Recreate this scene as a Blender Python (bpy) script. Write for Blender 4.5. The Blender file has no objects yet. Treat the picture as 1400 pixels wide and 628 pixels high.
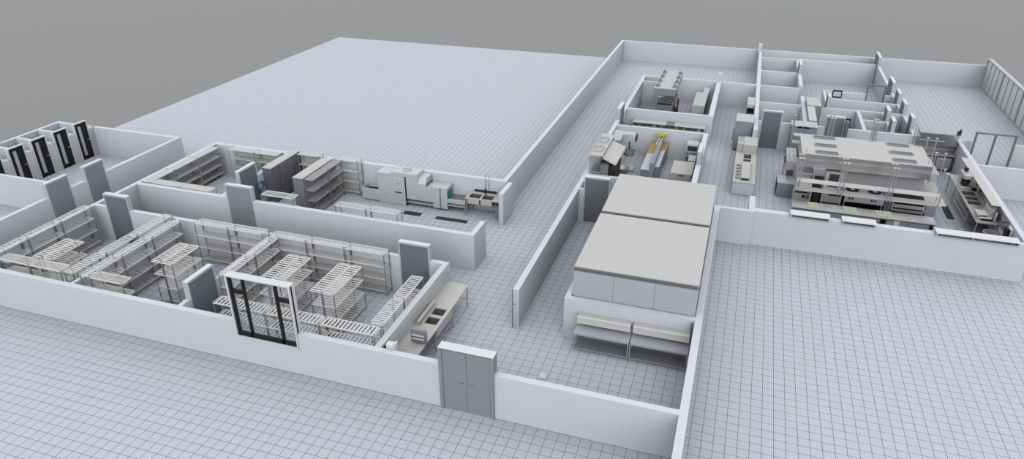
import bpy, math, random
from mathutils import Vector, Matrix
random.seed(7)
C = bpy.context.scene.collection
PI = math.pi
W = 1.47          # height of the cut-down walls
TILE = 0.305      # floor tile

# ------------------------------------------------------------------ materials
def principled(name, rgb, rough=0.6, metal=0.0, spec=0.3):
    m = bpy.data.materials.new(name); m.use_nodes = True
    b = m.node_tree.nodes['Principled BSDF']
    b.inputs['Base Color'].default_value = (*rgb, 1)
    b.inputs['Roughness'].default_value = rough
    b.inputs['Metallic'].default_value = metal
    b.inputs['Specular IOR Level'].default_value = spec
    return m

def speckle(m, rgb, amount=0.04, scale=3.0):
    """soft procedural variation of the base colour"""
    nt = m.node_tree; N = nt.nodes; L = nt.links
    b = N['Principled BSDF']
    geo = N.new('ShaderNodeNewGeometry')
    noi = N.new('ShaderNodeTexNoise'); noi.inputs['Scale'].default_value = scale; noi.inputs['Detail'].default_value = 3
    L.new(geo.outputs['Position'], noi.inputs['Vector'])
    mix = N.new('ShaderNodeMix'); mix.data_type = 'RGBA'
    mix.inputs[6].default_value = (*[c*(1-amount) for c in rgb], 1)
    mix.inputs[7].default_value = (*[min(1, c*(1+amount)) for c in rgb], 1)
    L.new(noi.outputs['Fac'], mix.inputs[0])
    L.new(mix.outputs[2], b.inputs['Base Color'])
    return m

def mat(name, rgb, rough=0.6, metal=0.0, spec=0.3, amount=0.03, scale=2.5):
    return speckle(principled(name, rgb, rough, metal, spec), rgb, amount, scale)

def tiles(name, rgb, line, size, width, off=(0, 0, 0), rough=0.55):
    """square tiles laid in world space, joints on faces across their normal"""
    m = principled(name, rgb, rough, 0, 0.25)
    nt = m.node_tree; N = nt.nodes; L = nt.links; b = N['Principled BSDF']
    geo = N.new('ShaderNodeNewGeometry')
    sp = N.new('ShaderNodeSeparateXYZ'); L.new(geo.outputs['Position'], sp.inputs[0])
    sn = N.new('ShaderNodeSeparateXYZ'); L.new(geo.outputs['Normal'], sn.inputs[0])
    def math_(op, a, bb=None):
        n = N.new('ShaderNodeMath'); n.operation = op
        for i, v in enumerate((a, bb)):
            if v is None: continue
            if isinstance(v, (int, float)): n.inputs[i].default_value = v
            else: L.new(v, n.inputs[i])
        return n.outputs[0]
    tot = None
    up = math_('ABSOLUTE', sn.outputs[2])
    for i in range(3):
        v = math_('FRACT', math_('DIVIDE', math_('ADD', sp.outputs[i], -off[i] + 500*size), size))
        d = math_('ABSOLUTE', math_('SUBTRACT', v, 0.5))
        ln = math_('GREATER_THAN', d, 0.5 - width/size/2)
        nrm = math_('SUBTRACT', 1.0, math_('ABSOLUTE', sn.outputs[i]))
        ln = math_('MULTIPLY', ln, math_('GREATER_THAN', nrm, 0.5))
        tot = ln if tot is None else math_('MAXIMUM', tot, ln)
    if size < 0.2:                       # wall tiles stop at the flat cap of the wall
        tot = math_('MULTIPLY', tot, math_('LESS_THAN', up, 0.5))
    noi = N.new('ShaderNodeTexNoise'); noi.inputs['Scale'].default_value = 1.7; noi.inputs['Detail'].default_value = 4
    L.new(geo.outputs['Position'], noi.inputs['Vector'])
    va = N.new('ShaderNodeMix'); va.data_type = 'RGBA'
    va.inputs[6].default_value = (*[c*0.965 for c in rgb], 1); va.inputs[7].default_value = (*[c*1.035 for c in rgb], 1)
    L.new(noi.outputs['Fac'], va.inputs[0])
    mx = N.new('ShaderNodeMix'); mx.data_type = 'RGBA'
    L.new(tot, mx.inputs[0]); L.new(va.outputs[2], mx.inputs[6]); mx.inputs[7].default_value = (*line, 1)
    L.new(mx.outputs[2], b.inputs['Base Color'])
    return m

def glass(name, tint=(0.985, 0.99, 0.99), alpha=0.025):
    m = principled(name, tint, 0.05, 0, 0.5); nt = m.node_tree; N = nt.nodes; L = nt.links
    tr = N.new('ShaderNodeBsdfTransparent'); tr.inputs[0].default_value = (*tint, 1)
    mx = N.new('ShaderNodeMixShader'); mx.inputs[0].default_value = alpha
    L.new(tr.outputs[0], mx.inputs[1]); L.new(N['Principled BSDF'].outputs[0], mx.inputs[2])
    L.new(mx.outputs[0], N['Material Output'].inputs[0])
    return m

M = dict(
    floor=tiles('floor_tile', (0.60, 0.628, 0.70), (0.17, 0.17, 0.185), TILE, 0.0135, off=(7.22709*TILE, 57.50982*TILE, 0)),
    wall=tiles('wall_tile', (0.72, 0.75, 0.81), (0.60, 0.625, 0.68), 0.0762, 0.008),
    splash=tiles('splash_tile', (0.40, 0.41, 0.425), (0.31, 0.32, 0.335), 0.0762, 0.008),
    plain=mat('painted_wall', (0.68, 0.70, 0.735)),
    white=mat('white_trim', (0.78, 0.79, 0.80)),
    panel=mat('cooler_panel', (0.50, 0.52, 0.565), 0.5),
    roof=mat('cooler_roof', (0.585, 0.588, 0.575), 0.7, amount=0.015),
    fascia=mat('dark_fascia', (0.16, 0.165, 0.175), 0.5),
    steel=mat('stainless_sheet', (0.60, 0.60, 0.59), 0.42, 0.55, 0.4),
    shiny=mat('polished_stainless', (0.50, 0.50, 0.50), 0.24, 0.9, 0.5),
    top=mat('bright_steel_top', (0.60, 0.60, 0.588), 0.55, 0.1, 0.3, amount=0.015),
    greysteel=mat('grey_steel', (0.30, 0.31, 0.34), 0.45, 0.3),
    slat=mat('cream_slat', (0.74, 0.74, 0.725), 0.6, amount=0.02),
    post=mat('grey_post', (0.27, 0.275, 0.29), 0.4, 0.5),
    rod=mat('satin_rod', (0.50, 0.51, 0.52), 0.35, 0.6),
    door=mat('grey_door_paint', (0.185, 0.195, 0.225), 0.5),
    midgrey=mat('mid_grey_door_paint', (0.30, 0.315, 0.345), 0.5),
    frame=mat('light_door_frame', (0.56, 0.575, 0.61), 0.5),
    alu=mat('grey_aluminium', (0.21, 0.22, 0.245), 0.4, 0.3),
    black=mat('black_lacquer', (0.006, 0.006, 0.007), 0.5),
    dark=mat('dark_iron', (0.025, 0.026, 0.028), 0.5),
    basin=mat('basin_steel', (0.24, 0.24, 0.235), 0.4, 0.5, amount=0.15, scale=18),
    drain=mat('drain_grate', (0.075, 0.07, 0.055), 0.5, 0.4, amount=0.6, scale=9),
    green=mat('green_strip', (0.005, 0.30, 0.20), 0.5),
    palegreen=mat('pale_green_board', (0.60, 0.66, 0.47), 0.5),
    lime=mat('lime_plastic', (0.60, 0.68, 0.03), 0.5),
    wood=mat('maple_board', (0.50, 0.33, 0.11), 0.5, amount=0.12, scale=8),
    blue=mat('blue_rubber', (0.06, 0.22, 0.55), 0.45),
    copper=mat('copper', (0.30, 0.19, 0.14), 0.4, 0.5),
    cream=mat('cream_steel', (0.63, 0.625, 0.595), 0.5, 0.1),
    pale=mat('pale_blue_top', (0.66, 0.69, 0.76), 0.5),
    pane=mat('frosted_white_pane', (0.94, 0.95, 0.94), 0.4),
    machine=mat('pale_machine_steel', (0.64, 0.655, 0.68), 0.45, 0.15, 0.4, amount=0.015),
    wire=mat('grey_wire_mesh', (0.46, 0.465, 0.47), 0.4, 0.3),
    glasspane=glass('clear_pane'),
    bluegrey=mat('blue_grey_cabinet', (0.30, 0.32, 0.37), 0.5),
    screen=mat('screen_white', (0.85, 0.85, 0.95), 0.3),
    darkglass=mat('dark_oven_glass', (0.05, 0.056, 0.065), 0.25),
)

# ------------------------------------------------------------------ mesh helpers
class MB:
    def __init__(s): s.v = []; s.f = []
    def add(s, vs, fs):
        n = len(s.v); s.v += [tuple(v) for v in vs]; s.f += [tuple(i+n for i in f) for f in fs]; return s
    def box(s, x0, x1, y0, y1, z0, z1):
        return s.add([(x0,y0,z0),(x1,y0,z0),(x1,y1,z0),(x0,y1,z0),(x0,y0,z1),(x1,y0,z1),(x1,y1,z1),(x0,y1,z1)],
                     [(0,3,2,1),(4,5,6,7),(0,1,5,4),(1,2,6,5),(2,3,7,6),(3,0,4,7)])
    def boxes(s, *bs):
        for b in bs: s.box(*b)
        return s
    def bevbox(s, x0, x1, y0, y1, z0, z1, b=0.02):
        """box with chamfered vertical and top edges"""
        o = [(x0+b,y0),(x1-b,y0),(x1,y0+b),(x1,y1-b),(x1-b,y1),(x0+b,y1),(x0,y1-b),(x0,y0+b)]
        cx, cy = (x0+x1)/2, (y0+y1)/2
        i = [(x+(b if x < cx else -b), y+(b if y < cy else -b)) for x, y in o]
        vs = [(x,y,z0) for x,y in o]+[(x,y,z1-b) for x,y in o]+[(x,y,z1) for x,y in i]
        fs = [tuple(range(7,-1,-1)), tuple(range(16,24))]
        for r in (0, 8):
            for k in range(8): fs.append((r+k, r+(k+1)%8, r+8+(k+1)%8, r+8+k))
        return s.add(vs, fs)
    def tube(s, pts, r, n=8):
        pts = [Vector(p) for p in pts]; base = len(s.v); rings = []
        for i, p in enumerate(pts):
            d = (pts[min(i+1,len(pts)-1)]-pts[max(i-1,0)]).normalized()
            a = d.cross(Vector((0,0,1)) if abs(d.z) < .9 else Vector((1,0,0))).normalized(); b = d.cross(a)
            rings.append([p+a*r*math.cos(2*PI*k/n)+b*r*math.sin(2*PI*k/n) for k in range(n)])
        vs = [v for g in rings for v in g]; fs = []
        for i in range(len(rings)-1):
            for k in range(n): fs.append((i*n+k, i*n+(k+1)%n, (i+1)*n+(k+1)%n, (i+1)*n+k))
        fs.append(tuple(range(n-1,-1,-1))); fs.append(tuple((len(rings)-1)*n+k for k in range(n)))
        return s.add(vs, fs)
    def lathe(s, c, prof, n=20):
        vs = [(c[0]+r*math.cos(2*PI*k/n), c[1]+r*math.sin(2*PI*k/n), c[2]+z) for r, z in prof for k in range(n)]; fs = []
        for i in range(len(prof)-1):
            for k in range(n): fs.append((i*n+k, i*n+(k+1)%n, (i+1)*n+(k+1)%n, (i+1)*n+k))
        fs.append(tuple(range(n-1,-1,-1))); fs.append(tuple((len(prof)-1)*n+k for k in range(n)))
        return s.add(vs, fs)
    def prism(s, poly, axis, a, b):
        """polygon extruded along x ('x': poly is (y,z)), y ((x,z)) or z ((x,y))"""
        def pt(p, t): return {'x': (t,p[0],p[1]), 'y': (p[0],t,p[1]), 'z': (p[0],p[1],t)}[axis]
        n = len(poly); vs = [pt(p,a) for p in poly]+[pt(p,b) for p in poly]
        fs = [tuple(range(n-1,-1,-1)), tuple(range(n,2*n))]+[(k,(k+1)%n,n+(k+1)%n,n+k) for k in range(n)]
        return s.add(vs, fs)
    def mesh(s, name, m, off=(0,0,0), smooth=False):
        me = bpy.data.meshes.new(name)
        me.from_pydata([(v[0]-off[0], v[1]-off[1], v[2]-off[2]) for v in s.v], [], s.f)
        import bmesh
        bm = bmesh.new(); bm.from_mesh(me); bmesh.ops.recalc_face_normals(bm, faces=bm.faces); bm.to_mesh(me); bm.free()
        me.materials.append(M[m]); 
        if smooth: me.shade_smooth()
        me.update(); return me

def bx(*b): return MB().boxes(*b)
def tag(o, label=None, cat=None, group=None, kind=None):
    if label: o['label'] = label
    if cat: o['category'] = cat
    if group: o['group'] = group
    if kind: o['kind'] = kind
    return o
def origin(o):
    p = Vector((0,0,0))
    while o: p = p + o.location; o = o.parent
    return p
def obj(name, mb, m, parent=None, smooth=False, label=None):
    """one mesh object from world coordinates; its origin sits on its thing's base"""
    off = origin(parent) if parent else Vector((0,0,0))
    if not parent:
        xs = [v[0] for v in mb.v]; ys = [v[1] for v in mb.v]; zs = [v[2] for v in mb.v]
        off = Vector(((min(xs)+max(xs))/2, (min(ys)+max(ys))/2, min(zs)))
    o = bpy.data.objects.new(name, mb.mesh(name, m, off, smooth)); C.objects.link(o)
    if parent: o.parent = parent
    else: o.location = off
    if label: o['label'] = label
    return o
def thing(name, label, cat, loc, group=None, kind=None):
    o = bpy.data.objects.new(name, None); C.objects.link(o); o.location = loc; o.empty_display_size = .2
    return tag(o, label, cat, group, kind)
def single(name, mb, m, label, cat, group=None, kind=None, smooth=False):
    return tag(obj(name, mb, m, None, smooth), label, cat, group, kind)
def wall(name, label, x0, x1, y0, y1, z0=0.0, z1=W, m='wall'):
    return single(name, bx((x0,x1,y0,y1,z0,z1)), m, label, 'wall', None, 'structure')

# ------------------------------------------------------------------ ground
single('floor', bx((-34.15, 16.0, 7.0, 55.6, -0.25, 0.0)), 'floor', 'pale blue-grey tiled floor slab under the whole site', 'floor', None, 'structure')

# ------------------------------------------------------------------ walls
wall('wall_front_left', 'long front wall of the cold rooms, left of the black window', -26.4, -13.37, 14.2, 14.4)
wall('wall_front_sill', 'low piece of front wall under the black window', -13.37, -11.2, 14.2, 14.4, 0, .95)
wall('wall_front_middle', 'front wall between the black window and the grey double door', -11.2, -6.72, 14.2, 14.4)
wall('wall_front_right', 'front wall between the double door and the long dividing wall', -5.13, -.27, 14.2, 14.4)
wall('wall_divider', 'long wall beside the two large coolers, open tiled floor on its right', -.27, -.05, 9.3, 27.05)
single('trim_1', bx((-6.02,-6.0,18.48,18.5,0,W),(-6.0,-5.9,18.485,18.5,.9,.92)), 'alu', 'thin dark edge strip on near end of the corridor wall', 'trim', None, 'structure')
# far left yard and stalls
wall('wall_yard_near', 'yard wall at far left, near side of the first grey door', -26.4, -26.2, 14.4, 19.27)
wall('wall_yard_middle', 'short yard wall between the two mid grey doors', -26.4, -26.2, 20.36, 21.17)
wall('wall_yard_far', 'yard wall beyond the two mid grey doors', -26.4, -26.2, 22.2, 26.75)
wall('wall_yard_cross', 'cross wall in front of the black stall doors', -34.0, -26.4, 20.45, 20.6)
wall('wall_yard_back', 'back wall of the yard, right of the black stall doors', -31.6, -26.2, 26.75, 26.95)
wall('wall_stall_back', 'outer back wall of the row of stalls', -34.1, -33.92, 20.6, 26.95)
STALL = [(25.70,26.40),(24.47,25.20),(23.25,23.98),(22.05,22.78),(20.85,21.58)]
for i, y in enumerate((26.77, 25.5, 24.25, 23.0, 21.75)):
    wall('wall_stall_divider', f'{["first","second","third","fourth","fifth"][i]} dividing wall of the stalls counted from the yard back wall', -33.92, -31.8, y, y+.15)
edges = [26.75]+[v for a, b in STALL for v in (b+.05, a-.06)]+[20.6]
for i in range(0, len(edges), 2):
    if edges[i]-edges[i+1] > .05:
        wall('wall_stall_front', f'stall front wall piece number {i//2+1} from the yard back wall, beside black doors', -31.8, -31.6, edges[i+1], edges[i])
# cold rooms
wall('wall_cold_left', 'side wall from the cold rooms back past the dishwashing room', -24.07, -23.88, 14.4, 26.65)
wall('wall_cold_back_left', 'back wall of the cold rooms, short piece left of the dark door', -23.88, -23.27, 19.3, 19.48)
wall('wall_cold_back', 'long back wall of the cold rooms between the two dark doors', -22.12, -10.42, 19.3, 19.48)
wall('wall_cold_back_right', 'back wall piece right of the dark door of the right cold room', -9.27, -8.8, 19.3, 19.48)
wall('wall_cold_right', 'right end wall of the cold rooms behind the sink counter', -8.8, -8.6, 14.4, 19.48, m='plain')
wall('wall_partition_left', 'thin partition between left and middle cold rooms', -19.86, -19.73, 14.4, 19.3)
wall('wall_partition_near', 'short partition stub in front of the edge door of the right cold room', -15.6, -15.45, 14.4, 14.8)
wall('wall_partition_far', 'partition between the middle and right cold rooms', -15.6, -15.45, 16.0, 19.3)
# dishwashing room
wall('wall_dish_front_left', 'front wall of the walk-in store, left of its grey door', -23.88, -19.3, 21.55, 21.75)
wall('wall_dish_front', 'front wall of the dishwashing room, right of the grey door', -18.05, -8.5, 21.55, 21.75)
wall('wall_dish_return', 'short return wall at the right end of the dishwashing front wall', -8.7, -8.5, 21.75, 22.8)
wall('wall_dish_back', 'back wall of the walk-in store and dishwashing room', -24.07, -8.95, 26.65, 26.85)
wall('wall_dish_right', 'short right wall beside the pot sink', -8.85, -8.65, 25.35, 26.65)
wall('wall_store_near', 'store partition, piece in front of the inner dark door', -19.75, -19.56, 21.75, 22.8)
wall('wall_store_far', 'store partition, piece behind the inner dark door with a blue hose', -19.75, -19.56, 23.97, 26.65)
# corridor
wall('wall_corridor_left', 'very long wall between the big open floor and the corridor', -9.15, -8.95, 26.85, 55.35)
wall('wall_corridor_right', 'long corridor wall left of the coolers and the prep room', -6.0, -5.8, 18.5, 36.4)
wall('wall_corridor_far', 'corridor wall beside the far cooking room', -6.0, -5.8, 37.7, 45.65)
wall('wall_back', 'back wall along the far edge of the site', -9.15, 15.75, 55.35, 55.55)
# cooler bay
wall('wall_bay_front', 'tiled low wall in front of the near cooler, above the steel tables', -4.3, -.27, 18.5, 18.7)
wall('wall_bay_side', 'short side wall left of the near cooler', -4.3, -4.12, 18.7, 19.6)
wall('wall_bay_back_left', 'wall stub left of the dark door beside the far cooler', -5.8, -5.58, 26.9, 27.05)
wall('wall_bay_back', 'wall behind the far cooler', -4.5, -.27, 26.9, 27.05)
# prep rooms
wall('wall_prep_front', 'front wall of the prep room behind the far cooler', -5.8, -1.15, 28.5, 28.68)
wall('wall_prep_right_near', 'right wall of the prep room in front of its edge door', -1.38, -1.15, 28.68, 31.2)
wall('wall_prep_right_far', 'right wall of the prep room behind its edge door', -1.38, -1.15, 32.45, 35.5)
wall('wall_prep_back', 'wall between the prep room and the narrow bar room', -5.8, -1.15, 35.5, 35.65)
wall('wall_bar_back', 'wall between the narrow bar room and the far cooking room', -5.8, -1.1, 38.5, 38.68)
wall('wall_cook_right', 'right wall of the far cooking room', -1.38, -1.1, 38.68, 45.65)
wall('wall_cook_back', 'back wall of the far cooking room and hall', -6.0, 1.0, 45.65, 45.83)
wall('wall_cook_inner', 'short inner wall left of the far exhaust hood', -5.8, -4.75, 44.4, 44.52)
wall('wall_cook_post', 'short tall post at the back of the far cooking room', -1.36, -1.12, 45.83, 46.1, 0, 1.95)
# spine and small rooms right of it
wall('wall_spine', 'long wall along the hall with small rooms on its right', 1.0, 1.22, 37.05, 54.9)
wall('wall_spine_post', 'tall narrow post where the hall wall meets the back wall', .93, 1.17, 54.9, 55.35, 0, 1.95)
for i, y in enumerate((38.52, 42.05, 45.65, 49.37, 53.12)):
    if i: wall('wall_cubicle', f'{["","nearest","second","third","farthest"][i]} cross wall of the small rooms right of the hall wall', 1.22, 3.5, y, y+.15)
wall('wall_rooms_near', 'side wall left of the tall cabinet behind the kitchen', 3.5, 3.72, 38.7, 44.05)
wall('wall_rooms_middle', 'side wall of the small rooms, middle piece', 3.5, 3.72, 46.35, 49.2)
wall('wall_rooms_far', 'side wall of the small rooms, far piece beyond the edge door', 3.5, 3.72, 50.7, 53.27)
wall('wall_rooms_back', 'inner back wall of the large far room', 3.72, 8.65, 53.27, 53.45)
wall('wall_screen_room', 'wall carrying the black framed board', 4.95, 7.2, 45.6, 45.75)
wall('wall_screen_room_right', 'stub wall right of the clear swing door', 8.22, 8.65, 45.6, 45.75)
wall('wall_narrow_room', 'long thin wall in front of the clear swing door', 4.98, 8.65, 43.9, 44.05)
wall('wall_narrow_side', 'side wall beyond the edge door near the board', 4.82, 4.95, 43.05, 45.75)
wall('wall_pantry_back', 'wall behind the room with the black chair', 4.55, 8.65, 42.0, 42.15)
wall('wall_pantry_cross', 'short cross wall left of the narrow edge doors', 6.52, 7.65, 40.35, 40.5)
wall('wall_pantry_side', 'side wall right of the black chair', 6.35, 6.52, 38.68, 42.0)
wall('wall_closet_side', 'narrow wall piece between two edge doors', 7.65, 7.8, 39.5, 40.5)
wall('wall_closet_far', 'narrow wall piece beyond the edge door by the pantry', 7.63, 7.8, 41.45, 42.0)
for i, (a, b) in enumerate(((38.68,39.55),(40.4,42.0),(43.07,44.1),(45.15,46.42),(47.95,52.95),(54.65,55.35))):
    wall('wall_dining_left', f'dining room left wall, piece {["nearest the kitchen","second from the kitchen","third from the kitchen","fourth from the kitchen","long one at the far room","last one at the back wall"][i]}', 8.65, 8.83, a, b)
# kitchen
wall('wall_hall_front', 'short front wall at the end of the hall', -.05, 1.05, 26.85, 27.05)
wall('wall_hall_stub', 'stub wall between the hall and the kitchen', 1.05, 1.27, 26.85, 28.4)
wall('wall_kitchen_front', 'long front wall of the kitchen with ledges on top', 1.27, 10.8, 26.95, 27.25)
wall('wall_kitchen_right', 'right wall of the kitchen behind the sink counter', 10.6, 10.8, 27.25, 38.5)
wall('wall_kitchen_back_left', 'kitchen back wall beside the large dark door', 1.22, 1.38, 38.5, 38.68)
wall('wall_kitchen_back_middle', 'kitchen back wall between the two dark doors', 2.38, 4.5, 38.5, 38.68)
wall('wall_kitchen_back', 'kitchen back wall behind the great hood', 5.42, 10.8, 38.5, 38.68)
wall('wall_vestibule', 'short wall left of the standing pair of clear doors', 10.8, 11.3, 38.5, 38.65, m='plain')
wall('wall_vestibule_right', 'wall right of the standing pair of clear doors', 13.15, 15.75, 38.5, 38.65, m='plain')
wall('wall_vestibule_front', 'wall in front of the standing pair of clear doors', 10.8, 15.75, 35.05, 35.2)

# ------------------------------------------------------------------ doors and windows
DN = [0]
def door(label, axis, plane, a, b, th=.13, leaf='door', h=2.0, frame='frame', handle_at=None, leaf_side=-1, fw=.045):
    """framed single door standing in a wall; axis 'y': wall runs along x at y=plane; 'x': wall runs along y at x=plane (plane = wall centre)"""
    DN[0] += 1
    c = (a+b)/2
    r = thing(f'door_{DN[0]}', label, 'door', (c, plane, 0) if axis == 'y' else (plane, c, 0), None, 'structure')
    def B(u0, u1, t0, t1, z0, z1): return (u0,u1,plane+t0,plane+t1,z0,z1) if axis == 'y' else (plane+t0,plane+t1,u0,u1,z0,z1)
    t = th/2+.03
    obj('door_frame', bx(B(a,a+fw,-t,t,0,h+.06), B(b-fw,b,-t,t,0,h+.06), B(a+fw,b-fw,-t,t,h,h+.045)), frame, r)
    obj('door_cap', bx(B(a,b,-t,t,h+.06,h+.075)), 'white', r)
    s = leaf_side
    lt = sorted((s*(t-.005), s*(t-.055)))
    lf = obj('door_leaf', bx(B(a+fw,b-fw,lt[0],lt[1],.01,h)), leaf, r)
    hx = (b-fw-.1) if handle_at != 'a' else (a+fw+.1)
    o1 = s*(t+.045); o0 = s*(t-.005)
    hm = MB()
    if axis == 'y': hm.tube([(hx,plane+o0,1.0),(hx,plane+o1,1.0),(hx+(-.12 if handle_at!='a' else .12),plane+o1,1.0)], .011)
    else: hm.tube([(plane+o0,hx,1.0),(plane+o1,hx,1.0),(plane+o1,hx+(-.12 if handle_at!='a' else .12),1.0)], .012)
    obj('door_handle', hm, leaf, r)
    return r
# grey double door in the front wall
r = thing('door_double', 'wide grey double door in the front wall', 'door', (-5.93, 14.3, 0), None, 'structure')
obj('door_frame', bx((-6.72,-6.62,14.14,14.44,0,2.08),(-5.22,-5.13,14.14,14.44,0,2.08),(-6.62,-5.22,14.18,14.44,2.02,2.08)), 'midgrey', r)
obj('door_cap', bx((-6.72,-5.13,14.14,14.44,2.08,2.1)), 'white', r)
for x0, x1, hx in ((-6.62,-5.925,-6.02),(-5.915,-5.22,-5.82)):
    l = obj('door_leaf', bx((x0,x1,14.17,14.23,.01,2.02)), 'midgrey', r)
    d = -.14 if hx < -5.92 else .14
    obj('door_handle', MB().tube([(hx,14.17,1.03),(hx,14.12,1.03),(hx+d,14.12,1.03)], .009), 'midgrey', l)
door('grey door at far left yard wall, the nearer of two', 'x', -26.3, 19.27, 20.36, leaf='midgrey', leaf_side=1)
door('grey door at far left yard wall, the farther of two', 'x', -26.3, 21.17, 22.2, leaf='midgrey', leaf_side=1)
door('dark door in back wall of the left cold room', 'y', 19.39, -23.27, -22.12)
door('dark door seen edge-on beside the black window', 'x', -15.53, 14.8, 16.0, leaf_side=1)
door('dark door in back wall of the right cold room', 'y', 19.39, -10.42, -9.27)
door('grey door in front wall of the walk-in store', 'y', 21.65, -19.3, -18.05, leaf='midgrey')
door('dark inner door of the walk-in store', 'x', -19.66, 22.8, 23.97, leaf_side=1)
door('dark door beside the far cooler', 'y', 26.97, -5.58, -4.5, th=.15)
door('thin door in the corridor wall by the bar room', 'x', -5.9, 36.4, 37.7, leaf_side=1)
door('white-topped edge door in right wall of the prep room', 'x', -1.27, 31.2, 32.45, leaf='midgrey', leaf_side=-1)
door('large dark door left of the kitchen', 'y', 38.59, 1.38, 2.38)
door('dark door behind the great kitchen hood', 'y', 38.59, 4.5, 5.42)
door('edge door between back wall and far room', 'x', 8.74, 52.95, 54.65, th=.12)
door('edge door beside the clear swing door', 'x', 8.74, 46.42, 47.95, th=.12)
door('edge door at the narrow room, third from the kitchen', 'x', 8.74, 44.1, 45.15, th=.12)
door('edge door at the pantry, second from the kitchen', 'x', 8.74, 42.0, 43.07, th=.12)
door('edge door nearest the kitchen in the dining room wall', 'x', 8.74, 39.55, 40.4, th=.12)
door('narrow closet edge door, the farther of two', 'x', 7.715, 40.5, 41.45, th=.12)
door('narrow closet edge door, the nearer of two', 'x', 7.715, 38.68, 39.5, th=.12)
door('edge door in side wall of the small rooms', 'x', 3.61, 49.2, 50.7, th=.12)
door('edge door left of the black framed board', 'x', 4.9, 42.15, 43.05, th=.12)
# black stall doors
for i, (a, b) in enumerate(STALL):
    r = thing(f'door_stall_{i+1}', f'black stall door with tall narrow glass, {["first","second","third","fourth","fifth"][i]} from the yard back wall', 'door', (-31.7, (a+b)/2, 0), None, 'structure')
    obj('door_frame', bx((-31.7,-31.57,a-.06,a,0,1.95),(-31.7,-31.57,b,b+.05,0,1.95),(-31.7,-31.57,a,b,1.91,1.95)), 'white', r)
    w = b-a
    g0, g1 = a+.25*w, a+.52*w
    obj('door_leaf', bx((-31.66,-31.6,a,g0,.01,1.91),(-31.66,-31.6,g1,b,.01,1.91),(-31.66,-31.6,g0,g1,.01,.2),(-31.66,-31.6,g0,g1,1.76,1.91)), 'black', r)
    obj('glass_panel', bx((-31.64,-31.62,g0,g1,.2,1.76)), 'steel', r)
    obj('door_handle', MB().tube([(-31.6,b-.08,.98),(-31.54,b-.08,.98),(-31.54,b-.2,.98)], .015), 'rod', r)
# black framed window in the front wall
r = thing('window_1', 'black framed four-part window in the front wall', 'window', (-12.28, 14.3, .95), None, 'structure')
x0, x1, y0, y1, z0, z1 = -13.37, -11.2, 14.17, 14.43, .95, 3.1
obj('window_surround', bx((x0,x0+.05,y0,y0+.06,z0,z1-.04),(x1-.05,x1,y0,y0+.06,z0,z1-.04),(x0,x1,y0,y1,z1-.04,z1),(x0+.05,x1-.05,y0,y1,z0,z0+.03)), 'white', r)
obj('outer_edge', bx((x0,x0+.04,y0+.06,y0+.13,z0,z1-.04),(x1-.04,x1,y0+.06,y0+.13,z0,z1-.04)), 'black', r)
obj('inner_surround', bx((x0,x0+.05,y0+.13,y1,z0,z1-.04),(x1-.05,x1,y0+.13,y1,z0,z1-.04)), 'white', r)
a0, a1 = x0+.05, x1-.05
obj('window_frame', bx((a0,a0+.09,14.22,14.3,z0+.03,z1-.04),(a1-.05,a1,14.22,14.3,z0+.03,z1-.04),(-12.86,-12.79,14.22,14.3,z0+.03,z1-.04),
    (-11.77,-11.69,14.22,14.3,z0+.03,z1-.04),(a0+.09,a1-.05,14.22,14.3,z0+.03,z0+.17),(a0+.09,-12.87,14.22,14.3,2.5,2.62),(-11.68,a1-.05,14.22,14.3,2.5,2.62)), 'black', r)
for px0, px1 in ((a0+.09,-12.87),(-12.78,-11.78),(-11.68,a1-.05)):
    obj('window_pane', bx((px0,px1,14.255,14.262,z0+.17,z1-.04)), 'glasspane', r)
# pair of clear doors standing by the dining room
def clear_doors(name, label, y, xs, h, m='alu', fw=.07):
    r = thing(name, label, 'door', ((xs[0]+xs[-1])/2, y, 0), None, 'structure')
    f = MB()
    for x in xs: f.box(x-fw/2, x+fw/2, y-.06, y+.06, 0, h)
    for p, q in zip(xs, xs[1:]): f.boxes((p+fw/2,q-fw/2,y-.05,y+.05,h-.07,h),(p+fw/2,q-fw/2,y-.05,y+.05,0,.08))
    obj('door_frame', f, m, r)
    for p, q in zip(xs, xs[1:]): obj('glass_panel', bx((p+fw/2,q-fw/2,y-.008,y+.008,.08,h-.07)), 'glasspane', r)
    return r
clear_doors('door_entrance', 'standing pair of clear glass doors in a grey frame', 38.2, (11.3, 12.12, 12.98), 2.05)
clear_doors('door_swing', 'single clear glass door right of the black framed board', 45.67, (7.24, 8.18), 2.05)
# storefront along the right edge
DZ = 1.9
ys = [55.3, 51.45, 47.3, 43.1, 38.9]
for i in range(4):
    r = thing(f'window_{i+2}', f'white paned storefront window, {["farthest","second farthest","second nearest","nearest"][i]} along the right edge', 'window', (15.75, (ys[i]+ys[i+1])/2, 0), None, 'structure')
    t, b = ys[i], ys[i+1]
    f = MB().boxes((15.66,15.84,b,b+.16,0,DZ),(15.66,15.84,t-.05,t,0,DZ),(15.64,15.9,b,t,DZ,DZ+.07),(15.67,15.83,b+.16,t-.05,0,.08))
    n = 4; st = (t-.05-b-.16)/n
    for k in range(1, n): f.box(15.68,15.8,b+.16+k*st-.025,b+.16+k*st+.025,.08,DZ)
    obj('window_frame', f, 'frame', r)
    for k in range(n): obj('window_pane', bx((15.72,15.76,b+.16+k*st+(.025 if k else 0),b+.16+(k+1)*st-(.025 if k<n-1 else 0),.08,DZ)), 'pane', r)

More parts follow.
